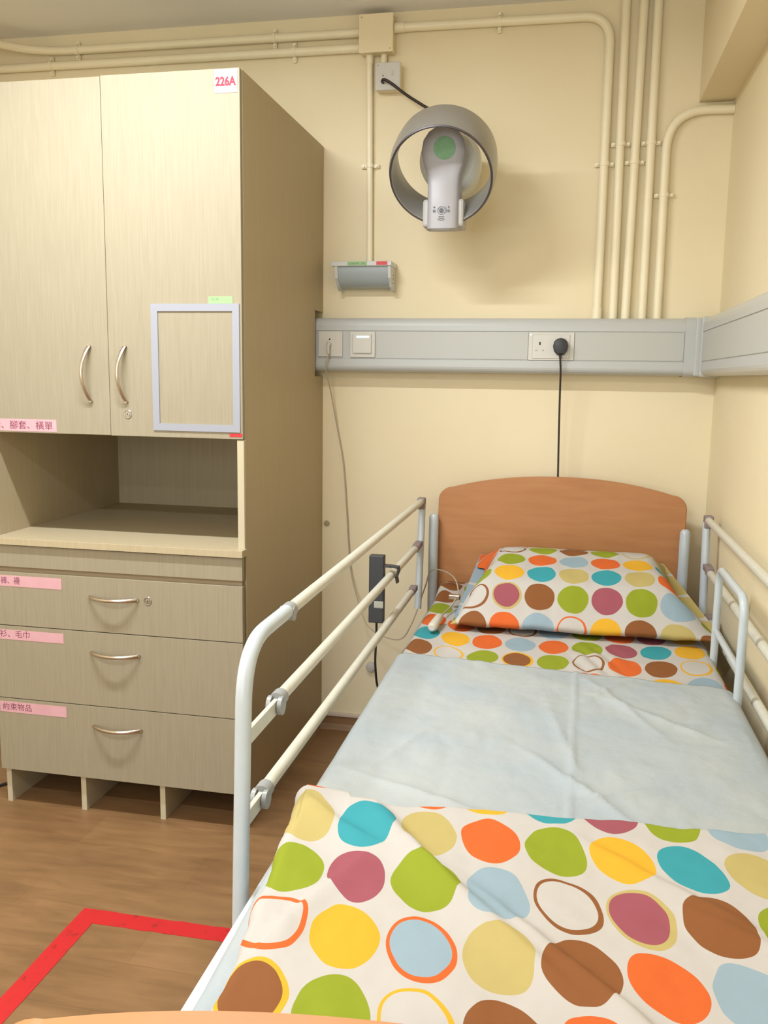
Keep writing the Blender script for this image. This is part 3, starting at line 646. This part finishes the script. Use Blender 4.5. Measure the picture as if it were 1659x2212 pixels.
# ------------------------------------------------------------------ wedge wall lamp
t = empty('wall_lamp', (-0.70, 3.09, 1.57), 'small wedge-shaped wall lamp with grey diffuser above the trunking', 'lamp')
bm = bmesh.new(); box(bm, -0.812, -0.602, 3.000, WY1 - 0.0005, 1.6385, 1.654, 0.002)
prism(bm, [(3.004, 1.639), (3.012, 1.60), (3.040, 1.572), (3.060, 1.562), (WY1 - 0.0005, 1.562), (WY1 - 0.0005, 1.639)], 'x', -0.606, -0.6155)
prism(bm, [(3.004, 1.639), (3.012, 1.60), (3.040, 1.572), (3.060, 1.562), (WY1 - 0.0005, 1.562), (WY1 - 0.0005, 1.639)], 'x', -0.800, -0.790)
obj('housing', bm, M['white_plastic'], t)
bm = bmesh.new(); cur = [(3.010 + 0.056 * (1 - cos(a)), 1.638 - 0.066 * sin(a)) for a in [pi / 2 * k / 10 for k in range(11)]]
prism(bm, cur + [(3.085, 1.570), (3.085, 1.638)], 'x', -0.7895, -0.6160); obj('diffuser', bm, M['diffuser'], t, smooth=True)
bm = bmesh.new(); box(bm, -0.754, -0.686, 2.9992, 3.000, 1.6405, 1.6525); text(bm, '2262R  2R', 0.008, facing(-0.748, 2.9992, 1.6435), 1, fit=0.055)
obj('label', bm, [M['green_label'], M['green_ink']], t)['label'] = 'small green label'
bm = bmesh.new(); box(bm, -0.654, -0.616, 2.9992, 3.000, 1.641, 1.6525); obj('tape_mark', bm, M['red_label'], t)['label'] = 'small red tape strip'
bm = bmesh.new()
for z in (1.600, 1.585): box(bm, -0.6062, -0.6050, 3.045, 3.062, z, z + 0.002)
disc(bm, (-0.6055, 3.055, 1.612), (1, 0, 0), 0.003, 0.001, 12); obj('side_screw', bm, M['gap'], t)

# small wall plugs
bm = bmesh.new(); disc(bm, (-0.849, 3.098, 0.735), (0, -1, 0), 0.011, 0.003, 20, bev=0.001); tag(obj('wall_plug', bm, new_mat('plug_cap_grey', (168, 154, 124), 0.6)), 'small round grey filler cap on the wall beside the wardrobe', 'wall cap')
bm = bmesh.new(); disc(bm, (-0.675, 3.090, 0.205), (0, -1, 0), 0.018, 0.019, 24, bev=0.005); tag(obj('bumper', bm, new_mat('bumper_grey', (188, 184, 176), 0.5)), 'round grey bumper low on the wall behind the bed', 'bumper')

# ------------------------------------------------------------------ bed
BED = empty('hospital_bed', (-0.02, 1.77, FLOOR_Z), 'white hospital bed with beech head and foot boards and raised side rails', 'bed')
HBX0, HBX1 = -0.4195, 0.3905
def board(name, y0, y1, zb, crown, sh, rad=0.045):
    """arched board: shoulders at sh, centre at crown"""
    xm = (HBX0 + HBX1) / 2; hw = (HBX1 - HBX0) / 2; pts = [(HBX0, zb)]
    def top(x): u = abs(x - xm) / hw; return crown - (crown - sh) * u ** 2.2
    for k in range(9):
        a = pi - pi / 2 * k / 8; x = HBX0 + rad + rad * cos(a); pts.append((x, top(HBX0 + rad) - rad + rad * sin(a)))
    for k in range(1, 40): x = HBX0 + rad + (2 * hw - 2 * rad) * k / 40; pts.append((x, top(x)))
    for k in range(9):
        a = pi / 2 - pi / 2 * k / 8; x = HBX1 - rad + rad * cos(a); pts.append((x, top(HBX1 - rad) - rad + rad * sin(a)))
    pts.append((HBX1, zb)); bm = bmesh.new(); prism(bm, pts, 'y', y0, y1)
    bmesh.ops.recalc_face_normals(bm, faces=bm.faces)
    es = [e for e in bm.edges if any(len(f.verts) > 10 for f in e.link_faces)]
    bmesh.ops.bevel(bm, geom=es, offset=0.0025, segments=2, affect='EDGES')
    return obj(name, bm, M['beech'], BED)
board('headboard', 2.972, 2.992, 0.36, 0.949, 0.888)
board('footboard', 0.535, 0.555, 0.24, 0.821, 0.760)
for x, zt in ((-0.430, 0.811), (0.386, 0.796)):
    bm = bmesh.new(); tube(bm, [(x, 2.945, 0.36), (x, 2.945, zt - 0.012)], 0.0165, 20, dome=True); obj('corner_post', bm, M['post'], BED)
for x in (-0.430, 0.386):
    bm = bmesh.new(); tube(bm, [(x, 0.585, 0.20), (x, 0.585, 0.60)], 0.0165, 20, dome=True); obj('corner_post', bm, M['post'], BED)
for x in (-0.435, 0.405):
    bm = bmesh.new(); box(bm, x - 0.012, x + 0.012, 0.60, 2.93, 0.425, 0.475, 0.006); obj('frame_rail', bm, M['frame_white'], BED)
bm = bmesh.new(); box(bm, -0.42, 0.39, 0.62, 2.92, 0.435, 0.452, 0.002); obj('mattress_base', bm, M['frame_white'], BED)
for y in (0.62, 2.91):
    bm = bmesh.new(); box(bm, -0.42, 0.39, y - 0.015, y + 0.015, 0.385, 0.425, 0.003); obj('cross_bar', bm, M['frame_white'], BED)
for x in (-0.36, 0.33):
    for y in (0.80, 2.62):
        bm = bmesh.new(); box(bm, x - 0.02, x + 0.02, y - 0.02, y + 0.02, 0.06, 0.436, 0.003); lg = obj('leg', bm, M['frame_white'], BED)
        bm = bmesh.new(); tube(bm, [(x - 0.013, y, 0.0), (x + 0.013, y, 0.0)], 0.0495, 24); box(bm, x - 0.018, x + 0.018, y - 0.015, y + 0.015, 0.03, 0.062, 0.003); obj('caster', bm, M['caster'], lg)

def side_rail(X, dy, near=True):
    """folding rail: arched tube post, three bars on hinge joints, slim far post"""
    s = 1 if X < 0 else -1
    bm = bmesh.new()
    tube(bm, fillet([(X, 1.205 + dy, 0.30), (X, 1.242 + dy, 0.857), (X, 1.45 + dy, 0.857)], 0.095, 12), 0.0128, 20)
    rail = obj('side_rail', bm, M['post'], BED)
    bm = bmesh.new(); tube(bm, [(X + s * 0.004, 2.915 + dy, 0.850), (X + s * 0.004, 2.865 + dy, 0.50)], 0.0118, 16); obj('end_post', bm, M['post'], rail)
    for i, (ya, yb, z) in enumerate(((1.47, 2.905, 0.856), (1.405, 2.80, 0.714), (1.325, 2.74, 0.582))):
        bm = bmesh.new(); tube(bm, [(X, ya + dy, z), (X, yb + dy, z)], 0.0112, 18); obj('rail_bar', bm, M['tube'], rail)
        bm = bmesh.new()
        if i == 0:
            tube(bm, [(X, 1.450 + dy, z), (X, 1.475 + dy, z)], 0.0140, 20); tube(bm, [(X - 0.013, 1.458 + dy, z - 0.004), (X + 0.013, 1.458 + dy, z - 0.004)], 0.0125, 20)
            obj('hinge_joint', bm, M['joint'], rail)
            bm = bmesh.new(); box(bm, X - 0.012, X + 0.014, 2.898 + dy, 2.932 + dy, 0.832, 0.870, 0.004); obj('corner_cap', bm, M['joint_dark'], rail)
        else:
            tube(bm, [(X, ya - 0.012 + dy, z), (X, ya + 0.014 + dy, z)], 0.0142, 20)
            for q in (-1, 1): tube(bm, [(X + q * 0.0062, ya - 0.014 + dy, z - 0.007), (X + q * 0.0135, ya - 0.014 + dy, z - 0.007)], 0.0160, 24)
            obj('hinge_joint', bm, M['joint'], rail)
            bm = bmesh.new(); box(bm, X - 0.0042, X + 0.0042, 1.245 + dy - (0.012 if i == 2 else 0), ya - 0.004 + dy, z - 0.021, z + 0.004, 0.001); obj('link_bar', bm, M['tube'], rail)
            bm = bmesh.new(); tube(bm, [(X, yb + dy, z), (X, yb + 0.03 + dy, z)], 0.0125, 16)
            box(bm, X - 0.011, X + 0.013, yb + 0.02 + dy, yb + 0.062 + dy + (0.03 if i == 1 else 0.0), z - 0.004, z + 0.014, 0.003); obj('end_joint', bm, M['joint_dark'], rail)
    return rail
side_rail(-0.470, 0.0)
side_rail(0.428, -0.135)
# grab rail beside the mattress on the wall side
bm = bmesh.new()
tube(bm, fillet([(0.386, 2.275, 0.43), (0.386, 2.275, 0.812), (0.386, 1.950, 0.812), (0.386, 1.950, 0.43)], 0.045, 8), 0.0095, 16)
tube(bm, [(0.386, 2.275, 0.652), (0.386, 1.950, 0.652)], 0.0075, 14); obj('grab_rail', bm, M['post'], BED)

# ------------------------------------------------------------------ mattress
def grid_mesh(name, fn, nu, nv, mats, parent=None, uvfn=None, thick=0.0, smooth=True, subsurf=0):
    """fn(u, v) -> point, u, v in 0..1"""
    bm = bmesh.new(); uvl = bm.loops.layers.uv.new('UVMap') if uvfn else None
    V = [[bm.verts.new(fn(i / nu, j / nv)) for i in range(nu + 1)] for j in range(nv + 1)]
    UV = {}
    for j in range(nv + 1):
        for i in range(nu + 1):
            if uvfn: UV[V[j][i]] = uvfn(i / nu, j / nv)
    for j in range(nv):
        for i in range(nu):
            f = bm.faces.new((V[j][i], V[j][i + 1], V[j + 1][i + 1], V[j + 1][i])); f.smooth = True
            if uvfn:
                for l in f.loops: l[uvl].uv = UV[l.vert]
    o = obj(name, bm, mats, parent, recalc=False)
    if thick:
        md = o.modifiers.new('solid', 'SOLIDIFY'); md.thickness = thick; md.offset = -1.0
    return o
bm = bmesh.new(); box(bm, -0.386, 0.386, 0.60, 2.925, 0.453, 0.582, 0.026, seg=5)
for v_ in bm.verts:
    if v_.co.y < 0.8: v_.co.x *= 0.945
mt = obj('mattress', bm, M['mattress'], smooth=True); tag(mt, 'thin mattress lying on the hospital bed frame', 'mattress')
MX = 0.390; MT = 0.5855
def drape(x, half, top, r=0.028):
    """walk an arc-length coordinate over a rounded edge; returns (x, z)"""
    a = abs(x); s = 1 if x >= 0 else -1; flat = half - r
    if a <= flat: return x, top
    t = (a - flat) / r
    if t <= pi / 2: return s * (flat + r * sin(t)), top - r * (1 - cos(t))
    return s * half, top - r - (a - flat - r * pi / 2)
def fbm(x, y, z=0.0, o=4): return noise.fractal(Vector((x, y, z)), 1.0, 2.0, o)
# fitted dotted sheet
def sheet_fn(u, v):
    sx = -0.455 + 0.91 * u; y = 1.30 + (2.925 - 1.30) * v
    x, z = drape(sx, MX, MT)
    k = exp(-((y - 2.14) / 0.12) ** 2) * exp(-((x - 0.09) / 0.06) ** 2)
    z += 0.0035 * (fbm(x * 9, y * 9) + 0.4) * (1 if abs(x) < 0.38 else 0.3) + 0.010 * k * abs(sin(70 * x + 25 * y)) 
    if y > 2.6 and x < -0.25: z += 0.022 * exp(-((y - 2.80) / 0.06) ** 2) * (-x - 0.25) / 0.14
    return (x, y, max(z, 0.49) if abs(x) >= MX - 0.001 else z)
def sheet_uv(u, v):
    sx = -0.455 + 0.91 * u; y = 1.30 + (2.925 - 1.30) * v
    y2 = y - 0.05 * max(0, -sx - 0.25) / 0.1 - 0.03 * max(0, sx - 0.2) / 0.1
    return ((sx + 0.265) / 0.0850 + 2.5, (2.25 - y2) / 0.130 + 4.5)
sh = grid_mesh('bed_sheet', sheet_fn, 120, 190, M['sheet'], uvfn=sheet_uv)
tag(sh, 'cream sheet with big coloured dots stretched over the mattress, seen around the pillow', 'bed sheet')

# absorbent pad
def pad_top(x):                                     # far hem, slightly bowed
    return 2.040 - 0.10 * x + 0.03 * max(0, -x - 0.2) - 0.02 * max(0, x - 0.2) + 0.004 * fbm(x * 8, 3)
def pad_fn(u, v):
    sx = -0.450 + 0.90 * u; x, z = drape(sx, MX + 0.0045, MT + 0.008)
    y = 0.615 + (pad_top(x) - 0.615) * v; x *= 1 - 0.045 * max(0, min(1, (1.30 - y) / 0.45))
    cr = exp(-((x - 0.030 - 0.02 * (y - 1.3)) / 0.004) ** 2)
    wr = (fbm(x * 5, y * 5, 2.0) + 0.3) * 0.004 + 0.0028 * abs(fbm(x * 16 + 3, y * 9, 5.0))
    m = 1 if abs(x) < 0.37 else 0.35
    z += m * (wr + 0.0045 * cr)
    # soft fans of creases near the lower middle
    for (cx_, cy_, ang, ln, hh) in ((0.05, 1.42, 2.2, 0.16, 0.007), (0.10, 1.40, 0.5, 0.14, 0.006), (0.02, 1.62, 1.75, 0.2, 0.005), (0.13, 1.85, 2.0, 0.16, 0.006), (0.10, 1.90, 1.0, 0.12, 0.006), (0.20, 1.78, 2.4, 0.14, 0.005), (-0.2, 1.34, 2.7, 0.15, 0.006), (-0.28, 1.5, 1.2, 0.12, 0.004)):
        dx, dy = x - cx_, y - cy_; al = dx * cos(ang) + dy * sin(ang); ac = -dx * sin(ang) + dy * cos(ang)
        z += m * 1.4 * hh * exp(-(al / ln) ** 2) * exp(-abs(ac) / 0.010)
    return (x, y, z)
pd = grid_mesh('bed_pad', pad_fn, 150, 260, M['pad'], thick=0.0012)
tag(pd, 'pale blue-white absorbent pad laid across the middle of the bed', 'bed pad')

# blanket folded over the near end
IU = ((11.21592425, 1.45152789, 2.20760594), (-0.18895941, -8.13605462, 10.43990576))
FOLDS = [(-0.30, 1.16, -0.62, 0.10, 0.006, 0.10), (-0.19, 1.13, -0.95, 0.16, 0.010, 0.22), (-0.10, 1.02, -0.85, 0.20, 0.010, 0.20), (0.02, 0.93, -0.80, 0.18, 0.009, 0.18), (0.16, 1.10, -0.70, 0.17, 0.006, 0.10), (0.10, 0.84, -0.85, 0.12, 0.006, 0.10), (0.28, 0.98, -0.6, 0.15, 0.006, 0.08), (-0.30, 0.98, 1.1, 0.12, 0.008, 0.06)]
def blanket_xy(u, v):
    return -0.470 + 0.925 * u, 0.640 + 0.64 * v
def far_edge(x):
    return 1.262 + 0.075 * x + 0.010 * fbm(x * 6, 1.0) + (0.012 if x < -0.3 else 0)
def blanket_fn(u, v):
    sx = -0.412 + 0.885 * u; yn = 0.575; x, z = drape(sx, 0.392, 0.0, r=0.026)
    yf = far_edge(x); L_ = yf - yn; s = v * (L_ + 0.075)
    base = 0.618 + 0.012 * v + (0.020 * exp(-((x + 0.36) / 0.07) ** 2) * exp(-((v - 0.93) / 0.14) ** 2))
    # over the far fold the cloth rolls down onto the pad
    r = 0.012; over = s - (L_ - r)
    if over <= 0: y = yn + s; dzf = 0
    elif over < r * pi / 2: a = over / r; y = yf - r + r * sin(a); dzf = -r * (1 - cos(a))
    else: y = yf - min(0.0, 0); dzf = -r - min(over - r * pi / 2, 0.018)
    m = max(0.0, min(1.0, (0.405 - abs(x)) / 0.05))
    wr = 0.005 * (fbm(x * 4.0, y * 4.0, 1.0)) + 0.0022 * fbm(x * 14, y * 14, 4.0, 3)
    f = 0
    for cx_, cy_, ang, ln, hh, ju in FOLDS:
        dx, dy = x - cx_, y - cy_; al = dx * cos(ang) + dy * sin(ang); ac = -dx * sin(ang) + dy * cos(ang)
        prof = exp(-(ac / 0.030) ** 2) if ac < 0 else exp(-(ac / 0.010) ** 2)
        f += hh * exp(-(al / ln) ** 4) * prof
    # the left hem billows a little where it hangs
    x2 = x + (0.008 * fbm(y * 9, 2.2) if sx < -0.37 else 0) + (0.055 * max(0, min(1, (1.25 - y) / 0.4)) if x < 0 else 0) * (abs(x) / 0.4) ** 3
    return (x2, y, base + z + dzf + (wr + f) * (0.35 + 0.65 * m))
def blanket_uv(u, v):
    sx = -0.412 + 0.885 * u; yn = 0.575; yf = far_edge(max(-.41, min(.41, sx))); y = yn + v * (yf - yn + 0.075)
    if sx < 0: sx += (0.055 * max(0, min(1, (1.25 - y) / 0.4))) * (min(1, abs(sx) / 0.4)) ** 3
    cu = IU[0][0] * sx + IU[0][1] * y + IU[0][2]; cv = IU[1][0] * sx + IU[1][1] * y + IU[1][2]
    for cx_, cy_, ang, ln, hh, ju in FOLDS:          # cloth swallowed by each pleat
        dx, dy = sx - cx_, y - cy_; al = dx * cos(ang) + dy * sin(ang); ac = -dx * sin(ang) + dy * cos(ang)
        w = exp(-(al / ln) ** 4) * ju * 0.32; st = max(-1, min(1, ac / 0.006)) * exp(-(abs(ac) / 0.06) ** 2)
        cu -= -sin(ang) * st * w * 0.5; cv += cos(ang) * st * w * 0.5
    return (cu + 1.5, cv + 0.5)
bl = grid_mesh('blanket', blanket_fn, 210, 190, M['blanket'], uvfn=blanket_uv, thick=0.002)
tag(bl, 'cream blanket with big coloured dots folded over the foot end of the bed', 'blanket')

# ------------------------------------------------------------------ pillow
PROF = [(2.400, 0.598), (2.355, 0.598), (2.330, 0.606), (2.322, 0.617), (2.331, 0.630), (2.352, 0.650), (2.378, 0.686), (2.409, 0.716), (2.449, 0.732), (2.492, 0.743), (2.542, 0.751), (2.586, 0.759), (2.635, 0.766), (2.70, 0.758), (2.77, 0.745), (2.83, 0.724), (2.87, 0.692)]
PROF = [(p.x, p.y) for p in spline([(a, b, 0) for a, b in PROF], 3)]
AL = [0]
for a, b in zip(PROF, PROF[1:]): AL.append(AL[-1] + math.dist(a, b))
def prof_at(s):
    s = max(0, min(1, s)) * AL[-1]
    for i in range(len(AL) - 1):
        if s <= AL[i + 1]:
            t = (s - AL[i]) / (AL[i + 1] - AL[i]); return PROF[i][0] * (1 - t) + PROF[i + 1][0] * t, PROF[i][1] * (1 - t) + PROF[i + 1][1] * t
    return PROF[-1]
S3 = AL[18]                                       # arc length of the lowest full row of dots
def pil_half(s):                                         # half width: wide at the front hem, narrower over the top
    return 0.345 - 0.070 * min(1, max(0, (s - 0.14) / 0.42))
def pil_fn(u, v):
    if v <= 0.72:
        s = v / 0.72; y, z = prof_at(s)
        q = 2 * u - 1; hx = pil_half(s) ; x = 0.040 + q * hx
        # sides fall away to the seam
        e = max(0, (abs(q) - 0.70) / 0.30); floor_ = 0.607 + 0.10 * max(0, (y - 2.45) / 0.45)
        z = floor_ + (z - floor_) * (1 - e ** 2.4 * 0.93)
        ear = e ** 3 * (0.030 if s < 0.3 else 0.0); x += (0.035 if q > 0 else 0.018) * ear / 0.03
        z += (0.003 * fbm(x * 7, y * 9, 7) + 0.0025 * fbm(x * 22, y * 12, 9, 2)) * (1 - e)
        if s < 0.25: y += 0.004 * fbm(x * 9, 4) + 0.02 * e ** 2 * 0
        if q < 0 and s > 0.8: x -= 0.025 * e ** 2
        return (x, y + 0.010 * (q < 0) * 0, z)
    t = (v - 0.72) / 0.28; q = 2 * u - 1
    y0, z0 = PROF[-1]; y1, z1 = PROF[0]
    s0, s1 = pil_half(1), pil_half(0); hx = s0 * (1 - t) + s1 * t
    e = max(0, (abs(q) - 0.70) / 0.30); f0 = 0.607 + 0.10 * (y0 - 2.45) / 0.45; zt = f0 + (z0 - f0) * (1 - e ** 2.4 * 0.93)
    y = y0 * (1 - t) + y1 * t
    z = zt * (1 - t) + (0.607 + (z1 - 0.607) * (1 - e ** 2.4 * .93)) * t
    z = z - 4 * t * (1 - t) * 0.0
    x = 0.040 + q * hx + ((0.035 if q > 0 else 0.018) * e ** 3 * t) - (0.025 * e ** 2 * (1 - t) if q < 0 else 0)
    return (x, y, z)
def pil_uv(u, v):
    if v <= 0.72: s = v / 0.72 * AL[-1]
    else: s = -(v - 0.72) / 0.28 * 0.3
    q = 2 * u - 1; hx = pil_half(min(1, v / 0.72)); x = 0.040 + q * hx
    row = 3 - (s - S3) / 0.093
    return ((x - 0.035) / 0.0885 + 5.5 + 0.0, row + 0.5)
pw = grid_mesh('pillow', pil_fn, 120, 130, M['pillow'], uvfn=pil_uv)
tag(pw, 'plump pillow in a cream case with rows of coloured dots, below the headboard', 'pillow')

# ------------------------------------------------------------------ call button
t = empty('call_button', (-0.33, 2.33, 0.60), 'white call button on a thin cord clipped beside the pillow', 'call button')
bm = bmesh.new()
tube(bm, spline([(-0.8185, 3.008, 1.376), (-0.8185, 2.998, 1.34), (-0.830, 3.002, 1.30), (-0.824, 3.045, 1.225), (-0.808, 3.08, 1.094), (-0.785, 3.085, 0.963), (-0.771, 3.085, 0.795), (-0.762, 3.085, 0.66), (-0.750, 3.08, 0.557), (-0.716, 3.06, 0.456), (-0.66, 3.00, 0.38), (-0.55, 2.95, 0.36),
                 (-0.50, 2.93, 0.42), (-0.452, 2.92, 0.56), (-0.43, 2.89, 0.625), (-0.38, 2.82, 0.645), (-0.33, 2.74, 0.640), (-0.300, 2.60, 0.632), (-0.302, 2.57, 0.628)], 7), 0.0022, 8)
obj('cord', bm, M['cord_grey'], t)
bm = bmesh.new(); tube(bm, [(-0.8185, 3.0125, 1.378), (-0.8185, 3.004, 1.378)], 0.008, 14); tube(bm, spline([(-0.8185, 3.005, 1.385), (-0.8185, 2.996, 1.37), (-0.8185, 2.997, 1.345)], 5), 0.0055, 10); obj('cord_plug', bm, new_mat('cord_plug_grey', (196, 192, 180), 0.4), t)
bm = bmesh.new(); box(bm, -0.325, -0.290, 2.558, 2.578, 0.615, 0.630, 0.003); obj('clip', bm, M['steel'], t)
bm = bmesh.new(); tube(bm, spline([(-0.302, 2.565, 0.622), (-0.310, 2.53, 0.606), (-0.322, 2.45, 0.602), (-0.326, 2.40, 0.604), (-0.326, 2.372, 0.610)], 7), 0.0022, 8); obj('cord', bm, M['cord_grey'], t)
bm = bmesh.new(); tube(bm, [(-0.326, 2.375, 0.610), (-0.331, 2.285, 0.607)], lambda q: 0.011 + 0.002 * q, 18, dome=True); obj('pendant', bm, M['socket'], t)
bm = bmesh.new(); disc(bm, (-0.3315, 2.276, 0.607), (-0.05, -1, 0), 0.0075, 0.004, 18); obj('push_button', bm, M['white_plastic'], t)

# ------------------------------------------------------------------ bed handset hooked on the rail
t = empty('bed_remote', (-0.51, 2.40, 0.57), 'black bed remote hooked over the middle bar of the left side rail', 'remote control')
bm = bmesh.new(); box(bm, -0.530, -0.488, 2.385, 2.415, 0.577, 0.772, 0.003); obj('handset_body', bm, M['handset'], t)
bm = bmesh.new(); hk = [(-0.500, 2.40, 0.735), (-0.490, 2.40, 0.742), (-0.470, 2.40, 0.742), (-0.448, 2.40, 0.740), (-0.447, 2.40, 0.728), (-0.453, 2.40, 0.712), (-0.450, 2.40, 0.697)]
for i, (a, b) in enumerate(zip(hk, hk[1:])):
    d = (Vector(b) - Vector(a)); ln = d.length; ang = math.atan2(d.z, d.x); mid = (Vector(a) + Vector(b)) / 2
    Mx = Matrix.Translation(mid) @ Matrix.Rotation(-ang, 4, 'Y'); box(bm, -ln / 2 - 0.002, ln / 2 + 0.002, -0.011, 0.011, -0.003, 0.003, 0.001, M=Mx)
obj('hook', bm, M['handset'], t)['label'] = 'black hook'
bm = bmesh.new(); box(bm, -0.514, -0.487, 2.3835, 2.3855, 0.622, 0.642, 0.002); obj('key_window', bm, M['handset_key'], t)['label'] = 'pale grey window'
bm = bmesh.new(); tube(bm, spline([(-0.509, 2.40, 0.578), (-0.509, 2.40, 0.53), (-0.512, 2.405, 0.45), (-0.505, 2.42, 0.37), (-0.48, 2.45, 0.33)], 8), 0.0034, 8); obj('flex', bm, M['black'], t)

# short black cable on the floor at the left of the wardrobe
bm = bmesh.new(); tube(bm, spline([(-1.95, 2.25, FLOOR_Z + 0.005), (-1.80, 2.30, FLOOR_Z + 0.005), (-1.73, 2.38, FLOOR_Z + 0.005), (-1.69, 2.46, FLOOR_Z + 0.005), (-1.685, 2.70, FLOOR_Z + 0.005)], 8), 0.005, 8)
tag(obj('floor_cable', bm, M['black']), 'short black cable lying on the floor left of the wardrobe', 'cable')
